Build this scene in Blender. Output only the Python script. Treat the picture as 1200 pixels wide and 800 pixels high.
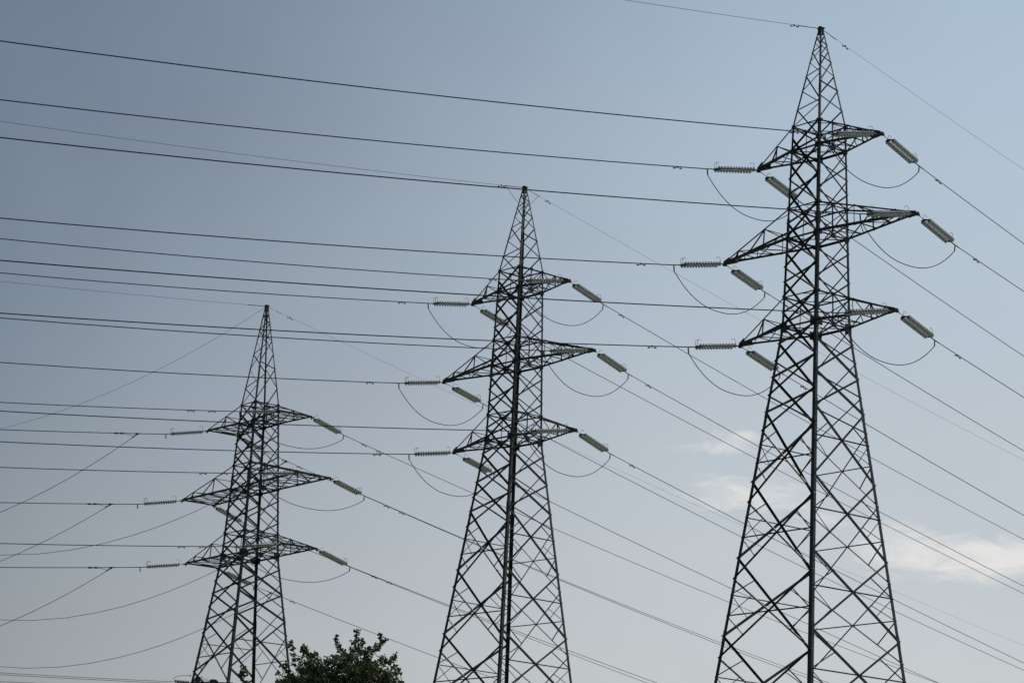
import bpy, math, random
from mathutils import Vector, Matrix

R = math.radians
scene = bpy.context.scene
for o in list(bpy.data.objects):
    bpy.data.objects.remove(o)
C = scene.collection
random.seed(7)

# ------------------------------------------------------------------ settings
EXPOSURE = 0.0
CLOUD_COL = (15.0, 14.7, 14.4, 1)
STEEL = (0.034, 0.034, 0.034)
R_LEFT, R_RIGHT, R_EARTH, R_TAP = 0.031, 0.022, 0.011, 0.021
JSAG = (1.75, 1.9, 1.5)
VEIL = (12.8, -6.65, 2.32)
VEIL_LOW = (10.9, 11.5, 11.9, 1)
VEIL_HIGH = (8.0, 10.4, 13.0, 1)
CLOUDS = [(0.0882, 0.2135, 0.0107, 0.0033, 1.10), (0.0784, 0.2083, 0.0107, 0.0027, 0.80), (0.0962, 0.1926, 0.0260, 0.0063, 1.10), (0.0842, 0.1864, 0.0150, 0.0033, 0.60), (0.1704, 0.1684, 0.0333, 0.0080, 0.95), (0.1982, 0.1717, 0.0300, 0.0087, 1.00), (0.1507, 0.1752, 0.0200, 0.0087, 0.70), (0.1835, 0.1740, 0.0047, 0.0017, 0.40), (0.1260, 0.1830, 0.0200, 0.0043, 0.60), (0.1092, 0.2050, 0.0200, 0.0047, 0.50), ]

# ------------------------------------------------------------------ camera
EYE = Vector((0.0, 0.0, 1.7))
cam_data = bpy.data.cameras.new('camera')
cam = bpy.data.objects.new('camera', cam_data)
C.objects.link(cam)
cam_data.sensor_width = 36.0
cam_data.lens = 3092.66 * 36.0 / 1200.0
cam_data.clip_start = 0.5
cam_data.clip_end = 20000.0
cam.location = EYE
cam.rotation_euler = (Matrix.Rotation(R(90 + 13.9032), 3, 'X') @ Matrix.Rotation(R(2.5743), 3, 'Z')).to_euler()
scene.camera = cam

# ------------------------------------------------------------------ sky and sun
SUN_AZ, SUN_EL = 50.0, 48.0          # degrees; azimuth clockwise from the view direction (+Y)
world = bpy.data.worlds.new('World')
scene.world = world
world.use_nodes = True
wn, wl = world.node_tree.nodes, world.node_tree.links
wn.clear()


def wmath(op, a, b=None, c=None, clamp=False):
    n = wn.new('ShaderNodeMath')
    n.operation = op
    n.use_clamp = clamp
    for i, v in enumerate((a, b, c)):
        if v is None:
            continue
        if isinstance(v, (int, float)):
            n.inputs[i].default_value = v
        else:
            wl.new(v, n.inputs[i])
    return n.outputs[0]


def wmix(fac, a, b):
    n = wn.new('ShaderNodeMix')
    n.data_type = 'RGBA'
    if isinstance(fac, (int, float)):
        n.inputs[0].default_value = fac
    else:
        wl.new(fac, n.inputs[0])
    for i, v in ((6, a), (7, b)):
        if isinstance(v, tuple):
            n.inputs[i].default_value = v
        else:
            wl.new(v, n.inputs[i])
    return n.outputs[2]


sky = wn.new('ShaderNodeTexSky')
sky.sky_type = 'NISHITA'
sky.sun_disc = False
sky.sun_elevation = R(SUN_EL)
sky.sun_rotation = R(SUN_AZ)
sky.altitude = 50.0
sky.air_density = 1.0
sky.dust_density = 3.0
sky.ozone_density = 0.9
SKY_STRENGTH = 0.052
tc = wn.new('ShaderNodeTexCoord')
sep = wn.new('ShaderNodeSeparateXYZ')
wl.new(tc.outputs['Generated'], sep.inputs[0])
dx, dy, dz = sep.outputs
# a thin high veil of haze, thickening towards the horizon and towards the sun's side of the sky
sdir = (math.cos(R(SUN_EL)) * math.sin(R(SUN_AZ)), math.cos(R(SUN_EL)) * math.cos(R(SUN_AZ)), math.sin(R(SUN_EL)))
veil = wmath('DIVIDE', 1.0, wmath('ADD', 1.0, wmath('EXPONENT', wmath('MULTIPLY', wmath('ADD', wmath('MULTIPLY_ADD', dx, VEIL[0], VEIL[2]), wmath('MULTIPLY', dz, VEIL[1])), -1.0))))
veil_col = wmix(wmath('MULTIPLY_ADD', dz, 4.0, -0.5, clamp=True), VEIL_LOW, VEIL_HIGH)
hz = wn.new('ShaderNodeTexNoise')
hz.inputs['Scale'].default_value = 9.0
hz.inputs['Detail'].default_value = 5.0
wl.new(tc.outputs['Generated'], hz.inputs['Vector'])
veil = wmath('MULTIPLY_ADD', wmath('SUBTRACT', hz.outputs['Fac'], 0.5), 0.22, veil, clamp=True)
hazy = wmix(veil, sky.outputs[0], veil_col)
# wisps of white cloud: soft patches in direction space broken up by noise
safe_y = wmath('MAXIMUM', dy, 0.05)
cu = wmath('DIVIDE', dx, safe_y)
cv = wmath('DIVIDE', dz, safe_y)
comb = wn.new('ShaderNodeCombineXYZ')
wl.new(wmath('MULTIPLY', cu, 1.0), comb.inputs[0])
wl.new(wmath('MULTIPLY', cv, 3.0), comb.inputs[1])
nz = wn.new('ShaderNodeTexNoise')
nz.inputs['Scale'].default_value = 42.0
nz.inputs['Detail'].default_value = 7.0
nz.inputs['Roughness'].default_value = 0.66
nz.inputs['Distortion'].default_value = 0.8
wl.new(comb.outputs[0], nz.inputs['Vector'])
cloud = None
for (u0, v0, ru, rv, wgt) in CLOUDS:
    e = wmath('ADD', wmath('POWER', wmath('ABSOLUTE', wmath('DIVIDE', wmath('SUBTRACT', cu, u0), ru)), 2.0),
              wmath('POWER', wmath('ABSOLUTE', wmath('DIVIDE', wmath('SUBTRACT', cv, v0), rv)), 2.0))
    g = wmath('MULTIPLY', wmath('EXPONENT', wmath('MULTIPLY', e, -1.0)), wgt)
    cloud = g if cloud is None else wmath('ADD', cloud, g)
front = wmath('GREATER_THAN', dy, 0.05)
rag = wmath('MULTIPLY_ADD', nz.outputs['Fac'], 3.4, -1.20)
body = wmath('MULTIPLY', wmath('SUBTRACT', wmath('ADD', rag, wmath('MULTIPLY', cloud, 0.92)), 0.84), 0.78, clamp=True)
cmask = wmath('MULTIPLY', wmath('MULTIPLY', wmath('MULTIPLY', body, 1.0), wmath('MINIMUM', wmath('MULTIPLY', cloud, 1.6), 1.0)), front, clamp=True)
final = wmix(cmask, hazy, CLOUD_COL)
bg = wn.new('ShaderNodeBackground')
bg.inputs['Strength'].default_value = SKY_STRENGTH
wl.new(final, bg.inputs['Color'])
wo = wn.new('ShaderNodeOutputWorld')
wl.new(bg.outputs[0], wo.inputs['Surface'])

sun_data = bpy.data.lights.new('sun', 'SUN')
sun_data.energy = 3.3
sun_data.angle = R(0.6)
sun_data.color = (1.0, 0.93, 0.83)
sun = bpy.data.objects.new('sun', sun_data)
C.objects.link(sun)
sun.rotation_euler = Vector(sdir).to_track_quat('Z', 'Y').to_euler()

scene.view_settings.view_transform = 'Standard'
scene.view_settings.look = 'None'
scene.view_settings.exposure = EXPOSURE
scene.view_settings.gamma = 1.0
scene.view_settings.use_curve_mapping = False

# fitted spans: horizontal reach and drop of each string, slope and curvature of each wire
WD = {
'L001': [3.939751, -0.813387, -0.124671, 0.000507],
'L00-1': [3.649802, -0.628947, -0.12709, 0.000528],
'L011': [3.901749, -0.740078, -0.131019, 0.000504],
'L01-1': [3.616133, -0.699776, -0.132521, 0.000534],
'L021': [3.968816, -0.810448, -0.131078, 0.000455],
'L02-1': [3.648983, -0.66412, -0.134534, 0.000519],
'R001': [3.932585, -0.893124, -0.155261, 0.0004],
'R00-1': [4.167449, -0.837004, -0.164344, 0.000423],
'R011': [3.974274, -0.869381, -0.130119, 0.0004],
'R01-1': [4.140368, -0.805243, -0.150608, 0.000407],
'R021': [3.99667, -0.87584, -0.142257, 0.0004],
'R02-1': [4.082204, -0.792584, -0.152802, 0.000396],
'L101': [3.914838, -0.653012, -0.119699, 0.00053],
'L10-1': [3.589184, -0.549364, -0.121571, 0.000597],
'L111': [3.944879, -0.665564, -0.124993, 0.000536],
'L11-1': [3.61357, -0.641699, -0.121768, 0.000589],
'L121': [3.95463, -0.636153, -0.126955, 0.000504],
'L12-1': [3.58436, -0.643488, -0.127263, 0.000564],
'R101': [3.787541, -0.802168, -0.148093, 0.000342],
'R10-1': [4.274464, -0.811757, -0.13897, 0.000232],
'R111': [3.790056, -0.868365, -0.14683, 0.000328],
'R11-1': [4.325975, -0.756654, -0.15375, 0.000314],
'R121': [3.785431, -0.92556, -0.148256, 0.000252],
'R12-1': [4.37463, -0.792325, -0.147559, 0.000254],
'L201': [3.270604, -0.521038, -0.118922, 0.000626],
'L20-1': [3.503351, -0.754964, -0.121307, 0.000624],
'L211': [3.473779, -0.524995, -0.121569, 0.000629],
'L21-1': [3.767433, -0.77939, -0.121328, 0.000622],
'L221': [3.841898, -0.662972, -0.11732, 0.000612],
'L22-1': [3.817973, -0.722105, -0.122274, 0.000624],
'R201': [3.485649, -0.780597, -0.14629, 0.000333],
'R20-1': [2.806018, -0.67909, -0.155944, 0.000381],
'R211': [3.629271, -0.752118, -0.149303, 0.000382],
'R21-1': [3.35406, -0.928464, -0.14981, 0.000274],
'R221': [3.558883, -0.837173, -0.134346, 0.000281],
'R22-1': [3.988176, -0.841418, -0.15481, 0.000401],
'EL0': [0, 0, -0.098114, 0.000494],
'EL1': [0, 0, -0.093733, 0.000453],
'EL2': [0, 0, -0.084621, 0.000481],
'ER0': [0, 0, -0.112115, 0.000342],
'ER1': [0, 0, -0.118349, 0.000267],
'ER2': [0, 0, -0.136555, 0.000184],
'TL0': [[-29.56, 206.6, 43.68], -0.607852, 0.011061],
'TL1': [[-31.65, 209.22, 38.42], -0.520729, 0.009586],
'TL2': [[-30.99, 208.04, 33.08], -0.538054, 0.009939],
'TR0': [[-18.28, 215.03, 43.65], -0.554829, 0.010831],
'TR1': [[-19.08, 218.94, 38.44], -0.545282, 0.011269],
'TR2': [[-19.0, 217.06, 32.91], -0.523523, 0.011484],
'TE': [[-19.85, 205.82, 54.64], -0.552301, 0.00784],
'G224': [[-26.75, 232.0, 27.11], -0.054529, 0.000488],
'G226': [[-26.59, 232.0, 26.97], -0.055574, 0.000489],
'G228': [[-26.42, 232.0, 26.61], -0.068318, 0.000465],
}

scene.cycles.sample_clamp_direct = 4.0
scene.cycles.sample_clamp_indirect = 2.0


# ------------------------------------------------------------------ materials
def material(name, colour, rough=0.6, metallic=0.0, noise=None, spec=0.5, **kw):
    m = bpy.data.materials.new(name)
    m.use_nodes = True
    nt = m.node_tree
    b = nt.nodes['Principled BSDF']
    b.inputs['Roughness'].default_value = rough
    b.inputs['Metallic'].default_value = metallic
    b.inputs['Specular IOR Level'].default_value = spec
    b.inputs['Base Color'].default_value = (*colour, 1)
    for k, v in kw.items():
        b.inputs[k.replace('_', ' ')].default_value = v
    if noise:
        scale, lo, hi = noise
        t = nt.nodes.new('ShaderNodeTexCoord')
        n = nt.nodes.new('ShaderNodeTexNoise')
        n.inputs['Scale'].default_value = scale
        n.inputs['Detail'].default_value = 5.0
        r = nt.nodes.new('ShaderNodeValToRGB')
        r.color_ramp.elements[0].position = 0.32
        r.color_ramp.elements[1].position = 0.68
        r.color_ramp.elements[0].color = (*lo, 1)
        r.color_ramp.elements[1].color = (*hi, 1)
        nt.links.new(t.outputs['Object'], n.inputs['Vector'])
        nt.links.new(n.outputs['Fac'], r.inputs['Fac'])
        nt.links.new(r.outputs['Color'], b.inputs['Base Color'])
    return m


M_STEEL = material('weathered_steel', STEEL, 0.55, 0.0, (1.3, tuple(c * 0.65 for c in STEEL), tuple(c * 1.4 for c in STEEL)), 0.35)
M_CABLE = material('aged_cable', (0.02, 0.02, 0.021), 0.7, 0.0, (3.0, (0.015, 0.015, 0.016), (0.028, 0.028, 0.03)), 0.05)
M_FIT = material('galvanised_fittings', (0.03, 0.03, 0.032), 0.5, 0.0, (9.0, (0.02, 0.02, 0.021), (0.045, 0.045, 0.045)), 0.35)
M_GLASS = material('insulator_glass', (0.62, 0.62, 0.61), 0.12, 0.0, (14.0, (0.52, 0.52, 0.51), (0.72, 0.72, 0.71)), 1.0, Transmission_Weight=0.3)
M_CONC = material('concrete', (0.35, 0.34, 0.32), 0.9, 0.0, (2.0, (0.27, 0.26, 0.25), (0.4, 0.39, 0.37)), 0.2)
M_BARK = material('bark', (0.09, 0.07, 0.055), 0.9, 0.0, (6.0, (0.05, 0.04, 0.03), (0.13, 0.105, 0.08)), 0.2)
M_GRASS = material('meadow_grass', (0.06, 0.085, 0.03), 0.9, 0.0, (0.05, (0.04, 0.065, 0.02), (0.1, 0.11, 0.045)), 0.2)


def leaf_material():
    m = bpy.data.materials.new('leaves')
    m.use_nodes = True
    nt = m.node_tree
    b = nt.nodes['Principled BSDF']
    b.inputs['Roughness'].default_value = 0.55
    b.inputs['Specular IOR Level'].default_value = 0.3
    g = nt.nodes.new('ShaderNodeNewGeometry')
    r = nt.nodes.new('ShaderNodeValToRGB')
    r.color_ramp.elements[0].color = (0.036, 0.046, 0.020, 1)
    r.color_ramp.elements[1].color = (0.105, 0.108, 0.052, 1)
    nt.links.new(g.outputs['Random Per Island'], r.inputs['Fac'])
    nt.links.new(r.outputs['Color'], b.inputs['Base Color'])
    tr = nt.nodes.new('ShaderNodeBsdfTranslucent')
    tr.inputs['Color'].default_value = (0.05, 0.08, 0.015, 1)
    mx = nt.nodes.new('ShaderNodeMixShader')
    mx.inputs[0].default_value = 0.2
    nt.links.new(b.outputs[0], mx.inputs[1])
    nt.links.new(tr.outputs[0], mx.inputs[2])
    nt.links.new(mx.outputs[0], nt.nodes['Material Output'].inputs['Surface'])
    return m


M_LEAF = leaf_material()


# ------------------------------------------------------------------ helpers
class MB:
    """collects geometry for ONE mesh object"""

    def __init__(self):
        self.v, self.f, self.mi, self.cur = [], [], [], 0

    def quad_box(self, c):
        n = len(self.v)
        self.v += [tuple(p) for p in c]
        self.f += [(n, n + 1, n + 2, n + 3), (n + 7, n + 6, n + 5, n + 4), (n, n + 4, n + 5, n + 1),
                   (n + 1, n + 5, n + 6, n + 2), (n + 2, n + 6, n + 7, n + 3), (n + 3, n + 7, n + 4, n)]
        self.mi += [self.cur] * 6

    def slab(self, p0, p1, a, b):
        """bar from p0 to p1 whose section is spanned by the edge vectors a and b"""
        self.quad_box([p0, p0 + a, p0 + a + b, p0 + b, p1, p1 + a, p1 + a + b, p1 + b])

    def angle(self, p0, p1, w, na, nb, t=None):
        """steel angle: heel on p0-p1, flanges of width w along na and nb"""
        p0, p1 = Vector(p0), Vector(p1)
        d = (p1 - p0).normalized()
        t = t or max(0.009, w * 0.11)
        na = Vector(na); na = (na - d * na.dot(d)).normalized()
        nb = Vector(nb); nb = nb - d * nb.dot(d)
        nb = (nb - na * nb.dot(na)).normalized()
        self.slab(p0, p1, na * w, nb * t)
        self.slab(p0 + nb * t, p1 + nb * t, na * t, nb * (w - t))

    def box(self, c, sx, sy, sz, rot=None):
        c = Vector(c)
        pts = []
        for z in (-sz, sz):
            for x, y in ((-sx, -sy), (sx, -sy), (sx, sy), (-sx, sy)):
                p = Vector((x, y, z)) / 2
                pts.append(c + (rot @ p if rot else p))
        self.quad_box(pts)

    def tube(self, pts, r, n=6, cap=True, radii=None):
        pts = [Vector(p) for p in pts]
        base = len(self.v)
        k = len(pts)
        up = Vector((0, 0, 1))
        for i, p in enumerate(pts):
            d = (pts[min(i + 1, k - 1)] - pts[max(i - 1, 0)]).normalized()
            s = d.cross(up)
            s = s.normalized() if s.length > 1e-3 else Vector((1, 0, 0))
            u = s.cross(d).normalized()
            rr = radii[i] if radii else r
            for j in range(n):
                a = 2 * math.pi * j / n
                self.v.append(tuple(p + (s * math.cos(a) + u * math.sin(a)) * rr))
        for i in range(k - 1):
            for j in range(n):
                a, b = base + i * n + j, base + i * n + (j + 1) % n
                self.f.append((a, b, b + n, a + n)); self.mi.append(self.cur)
        if cap:
            self.f.append(tuple(base + j for j in range(n))[::-1]); self.mi.append(self.cur)
            self.f.append(tuple(base + (k - 1) * n + j for j in range(n))); self.mi.append(self.cur)

    def lathe_x(self, prof, y0, n=12):
        """revolve the (x, r) profile about the local X axis shifted to y0"""
        base = len(self.v)
        for x, r in prof:
            for j in range(n):
                a = 2 * math.pi * j / n
                self.v.append((x, y0 + r * math.cos(a), r * math.sin(a)))
        for i in range(len(prof) - 1):
            for j in range(n):
                a, b = base + i * n + j, base + i * n + (j + 1) % n
                self.f.append((a, a + n, b + n, b)); self.mi.append(self.cur)

    def build(self, name, mats, parent=None, smooth=False):
        me = bpy.data.meshes.new(name)
        me.from_pydata(self.v, [], self.f)
        for m in (mats if isinstance(mats, (list, tuple)) else [mats]):
            me.materials.append(m)
        if any(self.mi):
            me.polygons.foreach_set('material_index', self.mi)
        if smooth:
            me.polygons.foreach_set('use_smooth', [True] * len(me.polygons))
        me.update()
        o = bpy.data.objects.new(name, me)
        C.objects.link(o)
        if parent:
            o.parent = parent
        return o


def tag(o, label, cat, group=None, kind=None):
    o['label'] = label
    o['category'] = cat
    if group:
        o['group'] = group
    if kind:
        o['kind'] = kind
    return o


def empty(name, loc, rot=None):
    o = bpy.data.objects.new(name, None)
    o.empty_display_size = 0.5
    C.objects.link(o)
    o.location = loc
    if rot is not None:
        o.rotation_euler = rot
    return o


def copy_tree(o):
    c = o.copy()
    C.objects.link(c)
    for ch in o.children:
        k = ch.copy(); C.objects.link(k); k.parent = c
        for g in ch.children:
            q = g.copy(); C.objects.link(q); q.parent = k
    return c


# ------------------------------------------------------------------ ground
g = MB()
nx = 48
for j in range(nx + 1):
    for i in range(nx + 1):
        x = (i / nx * 2 - 1); y = (j / nx * 2 - 1)
        X = x * abs(x) * 9000; Y = y * abs(y) * 9000 + 150
        g.v.append((X, Y, 0.0))
for j in range(nx):
    for i in range(nx):
        a = j * (nx + 1) + i
        g.f.append((a, a + 1, a + nx + 2, a + nx + 1)); g.mi.append(0)
ground = g.build('ground', M_GRASS)
ground['kind'] = 'structure'

# ------------------------------------------------------------------ pylons
PY = [dict(X=17.511, Y=147.636, Z=39.840, rot=-51.417, zap=18.373, t=(12.191, 7.161, 1.804), b=(10.675, 5.337, 0.0), w3=1.40, wt=1.1135, slope=0.116, a=(5.023, 7.771, 6.259), e=0.0,
           word='right-hand'),
      dict(X=0.4183, Y=179.207, Z=38.942, rot=-48.299, zap=18.373, t=(12.191, 7.161, 1.804), b=(10.675, 5.337, 0.0), w3=1.40, wt=1.1135, slope=0.116, a=(5.023, 7.771, 6.259), e=0.0,
           word='middle'),
      dict(X=-19.848, Y=205.823, Z=34.295, rot=-53.927, zap=20.345, t=(12.177, 7.257, 1.772), b=(10.649, 5.336, 0.0), w3=1.646, wt=1.105, slope=0.1207, a=(5.518, 8.836, 7.472), e=1.518,
           word='left-hand')]
COR = {'L': (-1, -1), 'N': (1, -1), 'R': (1, 1), 'F': (-1, 1)}
HEAVY_UP = [-0.993, 0.87, 2.70, 4.47, 6.25, 8.05, 9.80, 11.43]
THIN_UP = [0.0, 1.80, 3.57, 5.337, 7.161, 8.92, 10.675, 12.19]
HEAVY_LO = [-0.993, -3.008, -5.067, -9.178, -13.576, -18.02, -22.9, -28.1, -33.6]
THIN_LO = [0.0, -2.05, -4.08, -6.15, -10.35, -14.75, -19.25, -24.2, -29.5, -34.9]


def hw(P, z):
    if z > P['t'][0]:
        f = (z - P['t'][0]) / (P['zap'] - P['t'][0])
        return P['wt'] + (0.10 - P['wt']) * f
    if z >= 0:
        return P['w3'] + (P['wt'] - P['w3']) * z / P['t'][0]
    return P['w3'] - P['slope'] * z


def pt(P, k, z, inset=0.0):
    w = hw(P, z) - inset
    return Vector((COR[k][0] * w, COR[k][1] * w, z))


def brace(mb, P, ka, za, kb, zb, w, side, nrm):
    """one lattice member across a face; side puts it outside (+1) or inside (-1) its neighbours"""
    a, b = pt(P, ka, za), pt(P, kb, zb)
    off = nrm * (0.014 if side > 0 else -0.018)
    d = (b - a).normalized()
    inpl = d.cross(nrm).normalized()
    if inpl.z > 0:
        inpl = -inpl
    mb.angle(a + off - inpl * w * 0.5, b + off - inpl * w * 0.5, w, inpl, nrm * side)


def cross_arm(P, root, s, A, zb, zt, fr, big):
    """lattice cross-arm on the x = s*w faces of the tower, out to |x| = A"""
    e = P['e'] if P['e'] > 0 else 0.11
    wb, wt = hw(P, zb), hw(P, zt)
    arm = bpy.data.objects.new('cross_arm', None)
    cw = 0.135 if big else 0.125
    low, up, web = MB(), MB(), MB()
    X = Vector((s, 0, 0)); Zv = Vector((0, 0, 1))
    B0, B1, T0, T1 = {}, {}, {}, {}
    for q in (-1, 1):
        B0[q] = Vector((s * wb, q * wb, zb)); B1[q] = Vector((s * A, q * e, zb))
        T0[q] = Vector((s * wt, q * wt, zt)); T1[q] = Vector((s * (A - 0.12), q * e, zb + 0.12))
        low.angle(B0[q], B1[q], cw, Vector((0, -q, 0)), Zv)
        up.angle(T0[q], T1[q], cw * 0.68, Vector((0, -q, 0)), -Zv)
    thin = 0.058
    for q in (-1, 1):
        inn = Vector((0, -q, 0))
        prev = 0.0
        for i, f in enumerate(fr):
            b, t = B0[q].lerp(B1[q], f), T0[q].lerp(T1[q], f)
            ofs = inn * 0.03
            web.angle(b + ofs, t + ofs, thin, X, inn)
            pb = B0[q].lerp(B1[q], prev)
            web.angle(t + ofs * 2, pb + ofs * 2, thin, X, inn)
            nx_ = fr[i + 1] if i + 1 < len(fr) else f + (1 - f) * 0.45
            nb = B0[q].lerp(B1[q], f + (nx_ - f) * 0.62)
            web.angle(t + ofs * 3, nb + ofs * 3, thin * 1.1, X, inn)
            prev = f
    # struts and zigzag in the bottom plane, and one strut between the upper chords
    k = 4 if big else 3
    st = [i / (k + 0.6) for i in range(0, k + 1)]
    if P['e'] > 0:
        st = st + [1.0]
    for i, f in enumerate(st):
        a, b = B0[-1].lerp(B1[-1], f), B0[1].lerp(B1[1], f)
        sec = 0.12 if f == 1.0 else 0.055
        web.angle(a - Zv * 0.012, b - Zv * 0.012, sec, -X, Zv)
        if i + 1 < len(st):
            q = 1 if i % 2 else -1
            c = B0[q].lerp(B1[q], f); d_ = B0[-q].lerp(B1[-q], st[i + 1])
            web.angle(c + Zv * 0.02, d_ + Zv * 0.02, 0.05, X, Zv)
            if P['e'] > 0:
                c = B0[-q].lerp(B1[-q], f); d_ = B0[q].lerp(B1[q], st[i + 1])
                web.angle(c + Zv * 0.05, d_ + Zv * 0.05, 0.05, X, Zv)
    for f in fr:
        a, b = T0[-1].lerp(T1[-1], f), T0[1].lerp(T1[1], f)
        web.angle(a, b, 0.05, X, -Zv)
    C.objects.link(arm)
    arm.parent = root
    low.build('lower_chord', M_STEEL, arm)
    up.build('upper_chord', M_STEEL, arm)
    web.build('web_bracing', M_STEEL, arm)
    pl = MB()
    if P['e'] > 0:
        for q in (-1, 1):
            pl.box((s * A, q * e, zb - 0.02), 0.26, 0.34, 0.05)
            pl.box((s * (A - 0.02), q * (e - 0.02), zb - 0.09), 0.20, 0.03, 0.18)
    else:
        for q in (-1, 1):
            y0, y1 = (q * 0.112, q * 0.126)
            yw = q * (0.11 + (wb - 0.11) * 0.75 / (A - wb))
            r0, r1 = yw * 1.06, yw * 1.06 + q * 0.014
            hi = (zt - zb) * 0.75 / (A - wt) + 0.03
            pl.quad_box([(s * (A - 0.75), r0, zb - 0.02), (s * (A - 0.75), r1, zb - 0.02), (s * (A - 0.62), r1 * 0.98, zb + hi), (s * (A - 0.62), r0 * 0.98, zb + hi),
                         (s * (A + 0.06), y0, zb - 0.03), (s * (A + 0.06), y1, zb - 0.03), (s * (A + 0.0), y1, zb + 0.13), (s * (A + 0.0), y0, zb + 0.13)])
        pl.quad_box([(s * (A - 0.85), -0.27, zb - 0.03), (s * (A - 0.85), 0.27, zb - 0.03), (s * (A - 0.85), 0.27, zb - 0.05), (s * (A - 0.85), -0.27, zb - 0.05),
                     (s * (A + 0.06), -0.12, zb - 0.035), (s * (A + 0.06), 0.12, zb - 0.035), (s * (A + 0.06), 0.12, zb - 0.055), (s * (A + 0.06), -0.12, zb - 0.055)])
        pl.box((s * (A + 0.04), 0, zb - 0.07), 0.14, 0.20, 0.14)
    pl.build('tip_plate', M_STEEL, arm)
    return arm


def pylon(P, label):
    root = empty('pylon', (P['X'], P['Y'], 0), (0, 0, R(P['rot'])))
    tag(root, label, 'pylon', 'lattice pylons standing in a row')
    H = P['Z']
    t1 = P['t'][0]
    foot = -H + 0.35
    made = []
    # legs: heel on the outer corner, flanges lying along the two faces
    for k in 'LNRF':
        sx, sy = COR[k]
        m = MB()
        cuts = [(foot, -18.0, 0.21), (-18.0, -5.0, 0.20), (-5.0, 0.0, 0.18), (0.0, 6.2, 0.17), (6.2, t1, 0.145), (t1, t1 + 3.1, 0.105), (t1 + 3.1, P['zap'] - 0.25, 0.085)]
        for z0, z1, w in cuts:
            m.angle(pt(P, k, z0), pt(P, k, z1), w, (-sx, 0, 0), (0, -sy, 0), w * 0.12)
        for z in (-18.0, -5.0, 0.0, 6.2):        # bolted splices
            w = 0.22
            m.angle(pt(P, k, z - 0.35, -0.012), pt(P, k, z + 0.35, -0.012), w, (-sx, 0, 0), (0, -sy, 0), 0.011)
        made.append(m.build('leg', M_STEEL, root))
        c = MB()
        p = pt(P, k, foot)
        c.box((p.x, p.y, -H + 0.15), 1.1, 1.1, 0.5)
        c.box((p.x, p.y, -H + 0.48), 0.6, 0.6, 0.2)
        made.append(c.build('footing', M_CONC, root))
    faces = [('L', 'F', Vector((-1, 0, 0)), True), ('N', 'R', Vector((1, 0, 0)), True),
             ('L', 'N', Vector((0, -1, 0)), False), ('F', 'R', Vector((0, 1, 0)), False)]
    clip = -H + 1.2
    for ka, kb, nrm, heavy in faces:
        m = MB()
        up = HEAVY_UP if heavy else THIN_UP
        lo = [z for z in (HEAVY_LO if heavy else THIN_LO) if z > clip + 2.0] + [clip]
        wu = 0.105 if heavy else 0.088
        for z0, z1 in zip(up[:-1], up[1:]):
            brace(m, P, ka, z0, kb, z1, wu, 1, nrm)
            brace(m, P, kb, z0, ka, z1, wu, -1, nrm)
        for i, (z1, z0) in enumerate(zip(lo[:-1], lo[1:])):
            w = (0.125 if heavy else 0.082)
            brace(m, P, ka, z0, kb, z1, w, 1, nrm)
            brace(m, P, kb, z0, ka, z1, w * ((1.45 if ka == 'N' else 0.92) if heavy else 1.05), -1, nrm)
            if z1 - z0 > 3.0:
                # horizontal through the crossing, and redundants from the leg to the diagonals
                wt_, wb_ = hw(P, z1), hw(P, z0)
                f = wb_ / (wt_ + wb_)
                zc = z0 + (z1 - z0) * f
                brace(m, P, ka, zc, kb, zc, 0.065, 1, nrm)
                ctr = (pt(P, ka, zc) + pt(P, kb, zc)) / 2
                for kk, ko in ((ka, kb), (kb, ka)):
                    legm = pt(P, kk, zc)
                    for zq in (z0, z1):
                        qd = (pt(P, kk, zq) + ctr) / 2
                        off = nrm * -0.03
                        d = (qd - legm).normalized()
                        m.angle(legm + off, qd + off, 0.05, d.cross(nrm), -nrm)
        # belts at the arm chords
        for zb in P['b']:
            brace(m, P, ka, zb, kb, zb, 0.12 if not heavy else 0.09, 1, nrm * -1)
        for zt in P['t']:
            brace(m, P, ka, zt, kb, zt, 0.075, 1, nrm * -1)
        if heavy:
            for zb, zt in zip(P['b'], P['t']):
                a = (pt(P, ka, zb) + pt(P, kb, zb)) / 2 - nrm * 0.05
                b = (pt(P, ka, zt) + pt(P, kb, zt)) / 2 - nrm * 0.05
                m.angle(a, b, 0.06, (0, 1, 0), -nrm)
        made.append(m.build('face_bracing', M_STEEL, root))
        # gusset plates of this face, each a plate of its own
        tang = (pt(P, kb, 0) - pt(P, ka, 0)).normalized()
        rot = Matrix((tang, nrm.cross(tang), nrm)).transposed()

        def gusset(c, a_, b_):
            gp = MB()
            gp.box((0, 0, 0), a_, b_, 0.012, rot)
            o = gp.build('gusset_plate', M_STEEL, root)
            o.location = c + Vector((0, 0, H))
        if heavy:
            for z in list(P['b']) + list(P['t']):
                s_ = 0.34 if z in P['b'] else 0.22
                gusset((pt(P, ka, z) + pt(P, kb, z)) / 2 + nrm * 0.006, s_, s_)
        for z in list(P['b']) + list(P['t']):
            for kk, sg in ((ka, 1), (kb, -1)):
                big = 0.52 if z == 0.0 else (0.36 if z in P['b'] else 0.26)
                gusset(pt(P, kk, z) + tang * sg * big * 0.40 + nrm * 0.030, big, big * (0.95 if z == 0.0 else 0.75))
    # plan bracing at the belts
    def plan(p, q, w, na):
        m = MB()
        m.angle(p, q, w, na, (0, 0, 1))
        made.append(m.build('plan_brace', M_STEEL, root))
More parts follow.
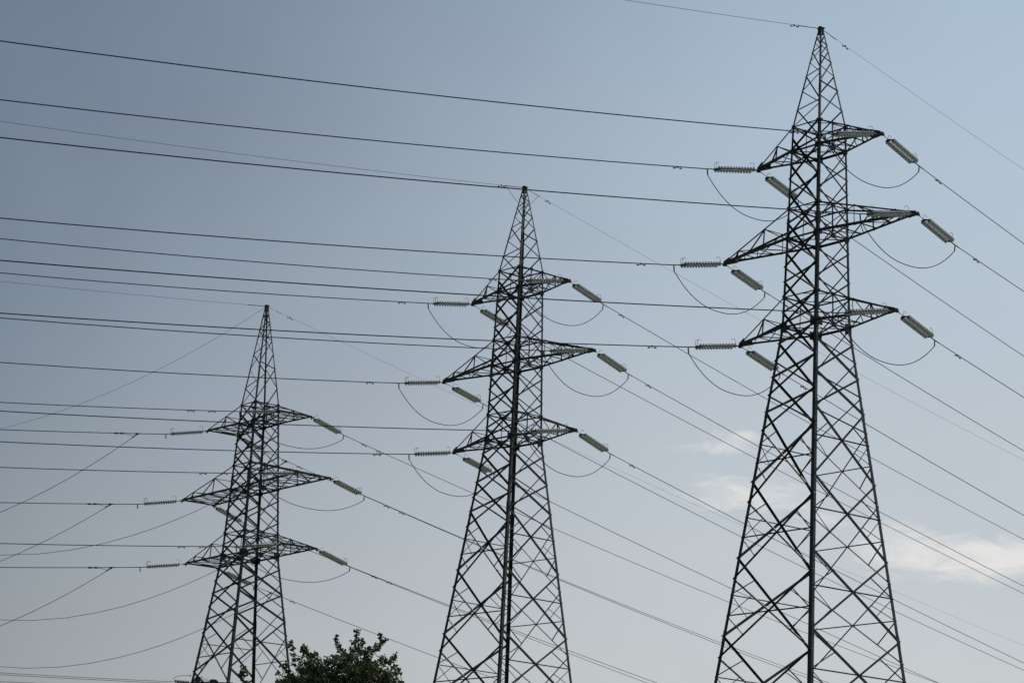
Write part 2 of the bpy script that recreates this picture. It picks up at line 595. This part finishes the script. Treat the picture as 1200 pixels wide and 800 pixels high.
    for z in P['b']:
        plan(pt(P, 'L', z, 0.05) - Vector((0, 0, 0.03)), pt(P, 'R', z, 0.05) - Vector((0, 0, 0.03)), 0.06, (1, -1, 0))
        plan(pt(P, 'N', z, 0.05) - Vector((0, 0, 0.10)), pt(P, 'F', z, 0.05) - Vector((0, 0, 0.10)), 0.06, (1, 1, 0))
    for z in P['t']:
        w = hw(P, z) - 0.04
        plan((0, -w, z), (w, 0, z), 0.05, (1, -1, 0))
        plan((0, w, z), (-w, 0, z), 0.05, (1, -1, 0))
    # peak above the top arm: single lacing, staggered from face to face
    sc = (P['zap'] - t1) / (18.373 - 12.191)

    def zz(v):
        return t1 + (v - 12.191) * sc
    m = MB()
    lac = [('L', 'N', Vector((0, -1, 0)), [12.19, 13.33, 14.43, 15.38, 16.25, 16.95, 17.5, 17.9]),
           ('F', 'L', Vector((-1, 0, 0)), [12.19, 13.22, 14.35, 15.33, 16.15, 16.85, 17.4, 17.85]),
           ('N', 'R', Vector((1, 0, 0)), [12.3, 14.43, 14.75, 16.2, 16.5, 17.3, 17.45, 17.9]),
           ('F', 'R', Vector((0, 1, 0)), [12.25, 13.2, 14.6, 15.33, 16.3, 16.9, 17.5, 17.9])]
    for ka, kb, nrm, zs in lac:
        for i in range(len(zs) - 1):
            a, b = (ka, kb) if i % 2 == 0 else (kb, ka)
            brace(m, P, a, zz(zs[i]), b, zz(zs[i + 1]), 0.06 if i < 3 else 0.05, 1 if i % 2 else -1, nrm)
    made.append(m.build('peak_bracing', M_STEEL, root))
    m = MB()
    za = P['zap']
    m.box((0, 0, za - 0.2), 0.26, 0.26, 0.42)
    m.box((0, 0, za + 0.02), 0.42, 0.34, 0.03)
    m.box((0, 0, za + 0.07), 0.12, 0.30, 0.10)
    made.append(m.build('peak_cap', M_STEEL, root))
    # step bolts up the near leg
    near_leg = [o for o in made if o.name.startswith('leg')][1]
    me = None
    z = -H + 3.0
    i = 0
    while z < P['zap'] - 0.8:
        p = pt(P, 'N', z)
        if me is None:
            m = MB()
            m.tube([(-0.02, 0, 0), (0.15, 0, 0), (0.15, 0, 0.03)], 0.011, 4)
            o = m.build('step_bolt', M_STEEL, near_leg)
            me = o.data
        else:
            o = bpy.data.objects.new('step_bolt', me)
            C.objects.link(o)
            o.parent = near_leg
        o.location = p + (Vector((0, 0.05, 0)) if i % 2 else Vector((-0.05, 0, 0)))
        o.rotation_euler = (0, 0, 0 if i % 2 else -math.pi / 2)
        z += 0.58; i += 1
    for lev in range(3):
        fr = [0.46] if lev != 1 else [0.37, 0.79]
        if P['e'] > 0 and lev == 2:
            fr = [0.33, 0.78]
        for s in (-1, 1):
            arm = cross_arm(P, root, s, P['a'][lev], P['b'][lev], P['t'][lev], fr, lev == 1)
            arm.location = (0, 0, H)
    for o in made:
        o.location = (0, 0, H)
    return root


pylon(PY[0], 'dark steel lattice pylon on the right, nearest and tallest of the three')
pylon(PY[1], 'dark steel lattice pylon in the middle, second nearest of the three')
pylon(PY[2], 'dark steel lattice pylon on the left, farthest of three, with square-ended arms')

# ------------------------------------------------------------------ insulator strings, conductors, jumpers
AZD = {'L0': 208.0, 'L1': 209.0, 'L2': 208.0, 'R0': 48.5, 'R1': 49.0, 'R2': 47.0}
LEV = ['top', 'middle', 'bottom']
SIDE = {1: 'right', -1: 'left'}


def tip(t, lev, s, way):
    P = PY[t]
    y = 0.0 if P['e'] == 0 else (P['e'] if way == 'R' else -P['e'])
    v = Matrix.Rotation(R(P['rot']), 3, 'Z') @ Vector((s * P['a'][lev], y, 0))
    return Vector((P['X'] + v.x, P['Y'] + v.y, P['Z'] + P['b'][lev] - 0.04))


NDISC, PITCH, SEP = 13, 0.205, 0.205
D0 = 0.40
D1 = D0 + NDISC * PITCH


def make_string():
    root = empty('insulator_string', (0, 0, 0))
    # local +X runs from the cross-arm towards the span
    m = MB()
    m.tube([(-0.02, 0, 0), (0.06, 0, 0), (0.12, 0, 0), (0.24, 0, 0)], 0.022, 6, radii=[0.035, 0.035, 0.02, 0.02])
    m.build('shackle', M_FIT, root)
    for x, d in ((0.24, 1), (D1 + 0.14, -1)):
        m = MB()
        z = 0.014
        pts = [(x, -0.06), (x, 0.06), (x + d * 0.12, SEP + 0.05), (x + d * 0.19, SEP + 0.05), (x + d * 0.19, -SEP - 0.05), (x + d * 0.12, -SEP - 0.05)]
        n = len(m.v)
        m.v += [(a, b, -z) for a, b in pts] + [(a, b, z) for a, b in pts]
        m.f += [tuple(range(n, n + 6))[::-1], tuple(range(n + 6, n + 12))]
        m.f += [(n + i, n + (i + 1) % 6, n + 6 + (i + 1) % 6, n + 6 + i) for i in range(6)]
        m.mi += [0] * 8
        for q in (-1, 1):
            m.tube([(x + d * 0.10, q * SEP, 0), (x + d * 0.22, q * SEP, 0)], 0.03, 6)
        m.build('yoke_plate', M_FIT, root)
    for q in (-1, 1):
        m = MB()
        m.cur = 1
        m.tube([(D0 - 0.06, q * SEP, 0), (D1 + 0.06, q * SEP, 0)], 0.032, 6)
        for i in range(NDISC):
            x = D0 + (i + 0.5) * PITCH
            m.cur = 1
            m.lathe_x([(x - 0.085, 0.0), (x - 0.085, 0.05), (x - 0.030, 0.058), (x - 0.010, 0.035)], q * SEP, 8)
            m.cur = 0
            m.lathe_x([(x - 0.034, 0.052), (x - 0.024, 0.10), (x + 0.004, 0.146), (x + 0.018, 0.150), (x + 0.010, 0.125), (x + 0.020, 0.110),
                       (x + 0.004, 0.095), (x + 0.018, 0.078), (x - 0.002, 0.062), (x + 0.002, 0.03)], q * SEP, 14)
        m.build('disc_string', [M_GLASS, M_FIT], root, smooth=True)
    for x, d, q in ((0.40, 1, 1), (D1 + 0.02, -1, 1), (D1 + 0.02, -1, -1)):
        m = MB()
        m.tube([(x, q * (SEP * 0.6), 0.0), (x - d * 0.02, q * SEP * 0.6, 0.18), (x - d * 0.0, q * SEP * 0.6, 0.34), (x + d * 0.06, q * SEP * 0.6, 0.42),
                (x + d * 0.16, q * SEP * 0.6, 0.44), (x + d * 0.24, q * SEP * 0.6, 0.40), (x + d * 0.27, q * SEP * 0.6, 0.34)], 0.013, 5)
        m.build('arcing_horn', M_FIT, root)
    return root


proto_string = make_string()


def make_clamp():
    m = MB()      # compression dead-end: local origin at the clamp, +X towards the span, terminal flag hanging below
    m.tube([(-0.35, 0, 0), (0.45, 0, 0)], 0.034, 8)
    m.tube([(0.0, 0, 0.0), (0.0, 0, -0.12), (0.03, 0, -0.30)], 0.036, 6)
    m.box((0.0, 0, -0.10), 0.10, 0.05, 0.12)
    return m


CLAMP_ME = None


def span_point(P0, az, z0, m, k, s, s0):
    n = Vector((math.cos(az), math.sin(az), 0))
    return P0 + n * s + Vector((0, 0, z0 + m * (s - s0) + k * (s - s0) ** 2))


def samples(s0, s1):
    out, s, h = [], s0, 0.5
    while s < s1:
        out.append(s)
        s += h
        h = min(h * 1.15, 6.0)
    out.append(s1)
    return out


def make_damper():
    m = MB()
    m.box((0, 0, -0.02), 0.07, 0.05, 0.12)
    m.tube([(-0.22, 0, -0.085), (0, 0, -0.075), (0.22, 0, -0.085)], 0.010, 5)
    for q in (-1, 1):
        m.tube([(q * 0.15, 0, -0.09), (q * 0.29, 0, -0.095)], 0.042, 8)
    return m


damper_me = None


def add_damper(parent, P, d):
    global damper_me
    rot = d.to_track_quat('X', 'Z').to_euler()
    if damper_me is None:
        o = make_damper().build('vibration_damper', M_FIT, parent)
        damper_me = o.data
    else:
        o = bpy.data.objects.new('vibration_damper', damper_me)
        C.objects.link(o)
        o.parent = parent
    o.location = P
    o.rotation_euler = rot
    return o


used_first = False
ENDS = {}
for t in range(3):
    for way in ('L', 'R'):
        az = R(AZD['%s%d' % (way, t)])
        dirn = 'left' if way == 'L' else 'right'
        for lev in range(3):
            for s in (1, -1):
                se, ze, m, k = WD['%s%d%d%d' % (way, t, lev, s)]
                T0 = tip(t, lev, s, way)
                n = Vector((math.cos(az), math.sin(az), 0))
                tipt = Vector(T0); tipt.z += 0.04
                E = tipt + n * se + Vector((0, 0, ze))
                d = (E - T0)
                L = d.length
                st = proto_string if not used_first else copy_tree(proto_string)
                used_first = True
                st.location = T0
                st.rotation_euler = d.to_track_quat('X', 'Z').to_euler()
                sc = min(1.0, L / (D1 + 0.5))
                st.scale = (sc, sc, sc)
                ext = max(0.0, L - sc * (D1 + 0.14) - (0.40 if way == 'R' else 0.50)) / sc
                for ch in st.children:          # a longer extension link sets the discs farther out
                    if ch.name.startswith('shackle'):
                        ch.scale = (1 + ext / 0.24, 1, 1)
                    else:
                        ch.location = (ext, 0, 0)
                tag(st, 'glass insulator string pulling %s from the %s tip of the %s arm, %s pylon' % (dirn, SIDE[s], LEV[lev], PY[t]['word']),
                    'insulator', 'twin glass insulator strings on the cross-arms')
                # conductor with its dead-end clamp and dampers
                root = empty('conductor', E)
                tag(root, 'conductor strung %s from the %s tip of the %s arm, %s pylon' % ('leftward' if way == 'L' else 'away rightward', SIDE[s], LEV[lev], PY[t]['word']),
                    'power line', 'conductors strung between the pylons')
                far = 230.0 if way == 'L' else 300.0
                pts = [span_point(tipt, az, ze, m, k, q, se) - E for q in samples(se, far)]
                r = R_LEFT if way == 'L' else R_RIGHT
                w = MB(); w.tube(pts, r, 6)
                w.build('wire', M_CABLE, root, smooth=True)
                c = MB()
                dd = (pts[1] - pts[0]).normalized()
                back = -(d.normalized()) * max(0.05, L - sc * (D1 + ext + 0.14))
                c.tube([back, Vector((0, 0, 0)), dd * 0.45], 0.034, 8)
                c.tube([(0, 0, 0), (0, 0, -0.14), n * -0.03 + Vector((0, 0, -0.36))], 0.04, 6)
                c.build('dead_end_clamp', M_FIT, root)
                for off in ((2.1,) if t < 2 else (2.3, 4.0)):
                    if t == 2 and way == 'L' and s == -1:
                        continue
                    p = span_point(tipt, az, ze, m, k, se + off + (0.2 * lev), se) - E
                    add_damper(root, p, dd)
                ENDS[(t, way, lev, s)] = (E, n)

# jumpers looping under the arms from clamp to clamp
for t in range(3):
    for lev in range(3):
        for s in (1, -1):
            if t == 2 and s == -1:
                continue
            A, na = ENDS[(t, 'L', lev, s)]
            B, nb = ENDS[(t, 'R', lev, s)]
            a = A + Vector((0, 0, -0.34)); b = B + Vector((0, 0, -0.34))
            sag = JSAG[t]
            pts = []
            N = 40
            for i in range(N + 1):
                u = i / N
                v = u * 2 - 1
                p = a.lerp(b, u)
                p.z -= sag * (1 - abs(v) ** 2.3)
                # ends leave nearly straight down
                p += (na * 0.0)
                pts.append(p)
            root = empty('jumper_loop', a)
            tag(root, 'jumper cable looping under the %s end of the %s arm, %s pylon' % (SIDE[s], LEV[lev], PY[t]['word']), 'cable',
                'jumper loops under the cross-arms')
            w = MB(); w.tube([p - a for p in pts], 0.024, 6)
            w.build('cable', M_CABLE, root, smooth=True)

# earth wires from the peaks
for t in range(3):
    P = PY[t]
    for way in ('L', 'R'):
        _, _, m, k = WD['E%s%d' % (way, t)]
        az = R(AZD['%s%d' % (way, t)])
        top = Vector((P['X'], P['Y'], P['Z'] + P['zap']))
        root = empty('earth_wire', top)
        tag(root, 'thin earth wire running %s from the peak of the %s pylon' % ('left' if way == 'L' else 'away to the right', P['word']), 'earth wire',
            'earth wires from the pylon peaks')
        n = Vector((math.cos(az), math.sin(az), 0))
        st = [0.15] + samples(0.8, 230.0 if way == 'L' else 300.0)
        pts = [span_point(top, az, 0, m, k, q, 0) - top for q in st]
        w = MB(); w.tube(pts, R_EARTH * (1.15 if way == 'L' else 0.8), 5)
        w.build('wire', M_CABLE, root, smooth=True)
        c = MB(); dd = (pts[2] - pts[0]).normalized()
        c.tube([pts[0] - dd * 0.1, pts[0] + dd * 0.9], 0.026, 6)
        c.tube([pts[0] + dd * 0.9, pts[0] + dd * 1.5], 0.032, 6)
        c.build('dead_end_clamp', M_FIT, root)
        if not (t == 2 and way == 'L'):
            add_damper(root, span_point(top, az, 0, m, k, 2.6 if way == 'R' else 1.9, 0) - top, dd)
        if t == 1:       # bonding lead from the clamp down into the peak
            b = MB()
            q0 = pts[0] + dd * 1.4
            b.tube([q0, q0 * 0.75 + Vector((0, 0, -0.45)), q0 * 0.5 + Vector((0, 0, -0.9)), q0 * 0.2 + Vector((0, 0, -1.3)), Vector((0, 0, -1.9))], 0.014, 5)
            b.build('bonding_lead', M_CABLE, root)

# slack tap lines from the left-hand pylon's circuit
az = R(155.0)
for key, lev, way in (('TL0', 0, 'L'), ('TL1', 1, 'L'), ('TL2', 2, 'L'), ('TR0', 0, 'R'), ('TR1', 1, 'R'), ('TR2', 2, 'R')):
    Q, m, k = WD[key]
    Q = Vector(Q)
    tp = tip(2, lev, -1, way); tp.z += 0.04
    se_, ze_, m_, k_ = WD['%s2%d-1' % (way, lev)]
    dist = (Vector((Q.x, Q.y, 0)) - Vector((tp.x, tp.y, 0))).length
    Q.z = tp.z + ze_ + m_ * (dist - se_) + k_ * (dist - se_) ** 2
    root = empty('tap_line', Q)
    tag(root, 'slack tap line drooping left from the %s conductor %s the left-hand pylon' % (LEV[lev], 'in front left of' if way == 'L' else 'passing behind'), 'cable',
        'slack tap lines off the left-hand pylon')
    n = Vector((math.cos(az), math.sin(az), 0))
    st = samples(0.0, 46.0)
    pts = [n * q + Vector((0, 0, m * q + k * q * q - 0.06)) for q in st]
    w = MB(); w.tube(pts, R_TAP, 6); w.build('wire', M_CABLE, root, smooth=True)
    E, nn = ENDS[(2, way, lev, -1)]
    wd = WD['%s2%d-1' % (way, lev)]
    sl = Vector((nn.x, nn.y, wd[2])).normalized()
    c = MB()
    c.box((0, 0, -0.03), 0.16, 0.12, 0.16)
    c.tube([sl * -0.35, sl * 0.25], 0.045, 6)
    c.tube([(0, 0, -0.04), pts[1] * 0.9 + Vector((0, 0, 0))], 0.045, 6)
    if way == 'L':
        c.tube([sl * 1.15 + Vector((0, 0, 0.0)), sl * 1.45], 0.075, 6)
        c.tube([sl * 1.60, sl * 1.90], 0.075, 6)
        c.tube([pts[1] * 0.6, sl * 0.7 + Vector((0, 0, -0.10)), sl * 1.2], 0.018, 5)
    c.build('tap_clamp', M_FIT, root)
Q, m, k = WD['TE']
Q = Vector(Q)
n = Vector((math.cos(az), math.sin(az), 0))
root = empty('earth_wire', Q)
tag(root, 'slack earth wire drooping to the lower left from the left-hand pylon peak', 'earth wire')
w = MB(); w.tube([n * q + Vector((0, 0, m * q + k * q * q)) for q in samples(0.2, 46.0)], R_EARTH * 1.1, 5)
w.build('wire', M_CABLE, root, smooth=True)

# ------------------------------------------------------------------ terminal gantry behind the left-hand pylon, its top just in view
GX, GY, GZ = -25.05, 232.0, 27.15
gan = empty('terminal_gantry', (GX, GY, 0))
tag(gan, 'low dark gantry whose beam just shows behind the left-hand pylon feet', 'gantry')
bl = 1.7
for q in (-1, 1):
    m = MB()
    for a in (-1, 1):
        for b in (-1, 1):
            m.angle((q * bl + a * 0.45 + 0, b * 0.9, 0.3), (q * bl + a * 0.2, b * 0.25, GZ - 0.45), 0.11, (-a, 0, 0), (0, -b, 0))
    zs = [0.5 + i * 1.6 for i in range(17)]
    for i, z in enumerate(zs[:-1]):
        for b in (-1, 1):
            f0, f1 = 1 - z / GZ, 1 - zs[i + 1] / GZ
            a = 1 if i % 2 else -1
            m.angle((q * bl + a * (0.2 + 0.25 * f0), b * (0.25 + 0.65 * f0), z), (q * bl - a * (0.2 + 0.25 * f1), b * (0.25 + 0.65 * f1), zs[i + 1]), 0.05, (1, 0, 0), (0, -b, 0))
            m.angle((q * bl + b * (0.2 + 0.25 * f0), a * (0.25 + 0.65 * f0), z), (q * bl + b * (0.2 + 0.25 * f1), -a * (0.25 + 0.65 * f1), zs[i + 1]), 0.05, (0, 1, 0), (-b, 0, 0))
    m.build('post', M_STEEL, gan)
m = MB()
for b in (-1, 1):
    for z in (-0.55, 0.02):
        m.angle((-bl + 0.1, b * 0.3, GZ + z), (bl + 0.3, b * 0.3, GZ + z + 0.08), 0.13, (0, -b, 0), (0, 0, 1 if z < 0 else -1))
    for i in range(5):
        x0 = -bl + 0.2 + i * 0.68
        a = 1 if i % 2 else -1
        m.angle((x0, b * 0.31, GZ - 0.25 - 0.26 * a), (x0 + 0.66, b * 0.31, GZ - 0.22 + 0.28 * a), 0.06, (0, 0, 1), (0, -b, 0))
m.build('beam', M_STEEL, gan)
m = MB()
m.box((-1.15, 0, GZ + 0.22), 0.42, 0.35, 0.42)
m.box((-0.98, 0, GZ + 0.46), 0.55, 0.06, 0.06)
m.tube([(-1.5, 0, GZ + 0.02), (-1.28, 0, GZ + 0.34), (-1.1, 0, GZ + 0.50)], 0.04, 6)
m.build('bracket', M_STEEL, gan)
m = MB()
for j in range(5):
    x = -0.72 + j * 0.15
    zc = GZ + 0.38 - j * 0.035
    m.tube([(x, -0.1, zc), (x + 0.04, -0.1, zc - 0.01)], 0.13, 10)
    m.tube([(x + 0.05, 0.15, zc - 0.17), (x + 0.09, 0.15, zc - 0.18)], 0.13, 10)
m.build('disc_string', M_GLASS, gan)
m = MB()
m.tube([(-0.05, 0, GZ + 0.08), (0.02, 0, GZ + 0.20), (0.15, 0, GZ + 0.24), (0.42, 0, GZ + 0.23), (0.55, 0, GZ + 0.16), (0.6, 0, GZ + 0.06)], 0.1, 8)
m.box((0.28, 0, GZ + 0.12), 0.55, 0.3, 0.2)
m.build('switch_head', M_FIT, gan)
az = R(208.0)
n = Vector((math.cos(az), math.sin(az), 0))
for i, key in enumerate(('G224', 'G226', 'G228')):
    Q, mm, k = WD[key]
    Q = Vector(Q)
    root = empty('conductor', Q)
    tag(root, '%s of three low wires entering at the bottom left corner to the gantry' % ('uppermost', 'second', 'lowest')[i], 'power line', 'low wires at the bottom left')
    pts = [n * q + Vector((0, 0, mm * q + k * q * q)) for q in samples(0.0, 200.0)]
    w = MB(); w.tube(pts, 0.022, 6); w.build('wire', M_CABLE, root, smooth=True)
    w = MB()
    for j in range(9):
        c = n * (0.25 + j * 0.15)
        w.tube([c + Vector((0, 0, -0.02)), c + n * 0.03 + Vector((0, 0, -0.02))], 0.13, 10)
    w.build('insulator_discs', M_FIT, root)
w = MB()
pts = [Vector((-26.9, 232.2, 27.72))]
for i in range(1, 13):
    a = math.pi * (0.5 + i / 12.0)
    pts.append(Vector((-26.9 + 1.35 * math.cos(a) - 0.05, 232.2 - 0.6 * (i / 12), 27.36 + 0.36 * math.sin(a))))
o = empty('jumper_loop', pts[0])
tag(o, 'thin jumper loop curling above the bottom left wires beside the pylon foot', 'cable')
w.tube([p - pts[0] for p in pts], 0.02, 5)
w.build('cable', M_CABLE, o, smooth=True)
w = MB(); w.box((0, 0, 0), 0.16, 0.08, 0.09); w.build('cable_clamp', M_FIT, o)

# ------------------------------------------------------------------ trees
PX = 41.1      # metres to outline units: the crown outlines below are noted at 41.1 units per metre


def leaf(mb, c, size, rnd):
    d = Vector((rnd.gauss(0, 1), rnd.gauss(0, 1), rnd.gauss(0, 0.7))).normalized()
    s = d.cross(Vector((rnd.gauss(0, 1), rnd.gauss(0, 1), rnd.gauss(0, 1)))).normalized()
    u = d.cross(s)
    w = size * 0.36
    n = len(mb.v)
    for a, b, h in ((0, 0, 0), (0.22, w * 0.8, 0.1), (0.62, w, 0.12), (1.0, 0.0, 0.0), (0.62, -w, 0.12), (0.22, -w * 0.8, 0.1)):
        mb.v.append(tuple(c + d * (a * size) + s * b + u * (h * size)))
    mb.f += [(n, n + 1, n + 2, n + 3), (n, n + 3, n + 4, n + 5)]
    mb.mi += [0, 0]


def clump(lv, br, c, r, count, size, rnd, anchor=None):
    for _ in range(count):
        v = Vector((rnd.gauss(0, 1), rnd.gauss(0, 1), rnd.gauss(0, 1)))
        v = v.normalized() * (rnd.random() ** 0.45) * r
        v.z *= 0.9
        leaf(lv, c + v, size * rnd.uniform(0.65, 1.2), rnd)
    if anchor is not None:
        mid = c.lerp(anchor, 0.5) + Vector((rnd.uniform(-0.1, 0.1), rnd.uniform(-0.1, 0.1), -0.06))
        br.tube([anchor, mid, c, c + Vector((0, 0, r * 0.5))], 0.01, 4, radii=[0.016, 0.012, 0.008, 0.004])
        for _ in range(3):
            v = Vector((rnd.gauss(0, 1), rnd.gauss(0, 1), rnd.gauss(0, 1))).normalized() * r * 0.8
            br.tube([c - Vector((0, 0, r * 0.4)), c + v], 0.005, 3)


def build_tree(base, top_z, outline, fill, crown, label, seed, leafs):
    """outline: small clumps (dx, dz, r) along the crown edge; fill: the body clumps; crown: lower ellipsoid"""
    rnd = random.Random(seed)
    root = empty('broadleaf_tree', base)
    tag(root, label, 'tree')
    lv, br, lm = MB(), MB(), MB()
    tz = top_z - 0.9
    trunk = [Vector((0, 0, 0)), Vector((0.05, 0, 1.2)), Vector((-0.04, 0.05, 3.0)), Vector((0.05, 0, 5.5)), Vector((0.0, 0.0, tz * 0.85))]
    tm = MB()
    tm.tube(trunk, 0.2, 10, radii=[0.26, 0.20, 0.17, 0.12, 0.05])
    tm.build('trunk', M_BARK, root, smooth=True)
    tips = []
    cz, rx, rz = crown
    for i in range(13):
        a = i * 2.4 + rnd.uniform(-0.3, 0.3)
        z0 = 2.6 + i * (tz * 0.85 - 3.2) / 13
        e = Vector((math.cos(a) * rx * rnd.uniform(0.6, 0.9), math.sin(a) * rx * rnd.uniform(0.6, 0.9), min(z0 + rnd.uniform(1.4, 3.0), top_z - 1.1)))
        s_ = Vector((0, 0, z0))
        mid = s_.lerp(e, 0.5) + Vector((0, 0, -0.3))
        lm.tube([s_, mid, e], 0.05, 6, radii=[0.085, 0.05, 0.022])
        tips.append(e)
    for (dx_, dz_, r, dy_) in fill:
        c = Vector((dx_, dy_, top_z + dz_))
        tips.append(c - Vector((0, 0, r * 0.5)))
    bodytips = list(tips)
    for (dx_, dz_, r) in sorted(outline, key=lambda q: q[1]):
        c = Vector((dx_, rnd.uniform(-0.25, 0.25), top_z + dz_))
        below = [q for q in bodytips if q.z < c.z - 0.02]
        anchor = min(below, key=lambda q: (q - c).length)
        clump(lv, br, c, r, int(12 + 1500 * r * r), leafs, rnd, anchor)
        bodytips.append(c)
    for (dx_, dz_, r, dy_) in fill:
        c = Vector((dx_, dy_, top_z + dz_))
        for _ in range(8):
            o_ = Vector((rnd.gauss(0, 0.55), rnd.gauss(0, 0.6), rnd.gauss(0, 0.45))) * r
            clump(lv, br, c + o_, r * 0.40, int(115 * r), leafs, rnd, None)
    for _ in range(150):
        v = Vector((rnd.gauss(0, 1), rnd.gauss(0, 1), rnd.gauss(0, 1))).normalized() * rnd.uniform(0.6, 1.0)
        c = Vector((v.x * rx, v.y * rx, cz + v.z * rz))
        if c.z > top_z - 0.25:
            continue
        clump(lv, br, c, 0.5, 90, leafs * 1.15, rnd, None)
    lm.build('limbs', M_BARK, root, smooth=True)
    br.build('twigs', M_BARK, root)
    lv.build('foliage', M_LEAF, root)
    return root


def px(lst, ox):
    return [((x - ox) / PX, (800 - y) / PX, r / PX) for x, y, r in lst]


edge = [(414, 739.5, 4.6), (413, 743, 3.5), (414.7, 750, 4.2), (411, 753, 3.5), (421.7, 751, 3.4), (421, 755, 3.6), (416, 759, 7), (411, 763, 6), (422, 763, 6),
        (391.3, 746.5, 2.0), (391, 750, 3.0), (392, 754, 3.0), (396, 759, 3.0), (397, 763, 2.8), (401.5, 764, 2.2),
        (441.5, 741.5, 1.6), (443, 746, 2.6), (445, 750, 3.4), (442, 754, 3.8), (437, 754, 3.0), (440, 758, 3.2), (449, 748, 1.6), (436, 762, 3.6), (430, 760, 3.8), (426, 761.5, 4.0),
        (354, 760.5, 3.8), (351, 763, 3.0), (357, 764, 4.2), (354.5, 768, 4.4), (360, 768, 4), (367.4, 768, 3.6), (364, 772, 5), (371, 774, 5), (382, 771.5, 4.2), (386, 776, 5),
        (460.5, 764, 3.0), (458, 769, 4.2), (455, 773, 5.0), (446, 769, 5.0), (450, 774, 6), (466, 781.5, 3.6), (464, 787, 4.5), (469.5, 796, 3.6), (460, 779, 4.5),
        (351.7, 778.7, 4.2), (349, 785, 4.0), (337, 755, 2.6), (339, 758.5, 3.2), (340.6, 763, 3.2), (342, 769, 2.8), (343.4, 775, 2.6), (344, 781, 2.8),
        (335, 782.5, 4.0), (330.5, 785, 2.6), (327, 793.5, 2.6), (336, 789, 4), (341, 793, 4), (396, 774, 6), (405, 770, 6), (376, 783, 7)]
body_c = [(362, 786, 14), (378, 788, 15), (396, 786, 16), (414, 778, 15), (412, 792, 17), (432, 778, 14), (440, 790, 16), (456, 791, 12), (346, 798, 11), (366, 800, 16), (390, 803, 18), (425, 803, 18), (455, 804, 14), (335, 802, 8)]
rb = random.Random(3)
fill = []
for x, y, r in body_c:
    for dyy in (-0.9, 0.0, 0.9):
        fill.append(((x - 402) / PX + rb.uniform(-0.05, 0.05), (800 - y) / PX - abs(dyy) * 0.15, r / PX, dyy + rb.uniform(-0.3, 0.3)))
build_tree((-4.35, 75.0, 0), 10.09, px(edge, 402), fill, (7.0, 3.1, 3.0), 'leafy green tree rising into the bottom edge right of the left-hand pylon', 11, 0.088)

edge2 = [(283, 779, 3.6), (281, 783, 4.2), (285.5, 783, 3.4), (279, 787, 3.0), (284, 789, 2.4), (286.5, 794, 2.0), (288, 798, 2.0), (281, 792, 2.0)]
fill2 = [((x - 283) / PX, (800 - y) / PX, r / PX, dyy) for x, y, r, dyy in ((283, 816, 9, 0), (276, 826, 11, 0.2), (291, 827, 11, -0.2), (283, 836, 14, 0.0))]
build_tree((-7.25, 75.6, 0), 9.96, px(edge2, 283), fill2, (6.2, 1.5, 2.6), 'slim tree whose thin top shoot shows between the left-hand pylon legs', 23, 0.085)
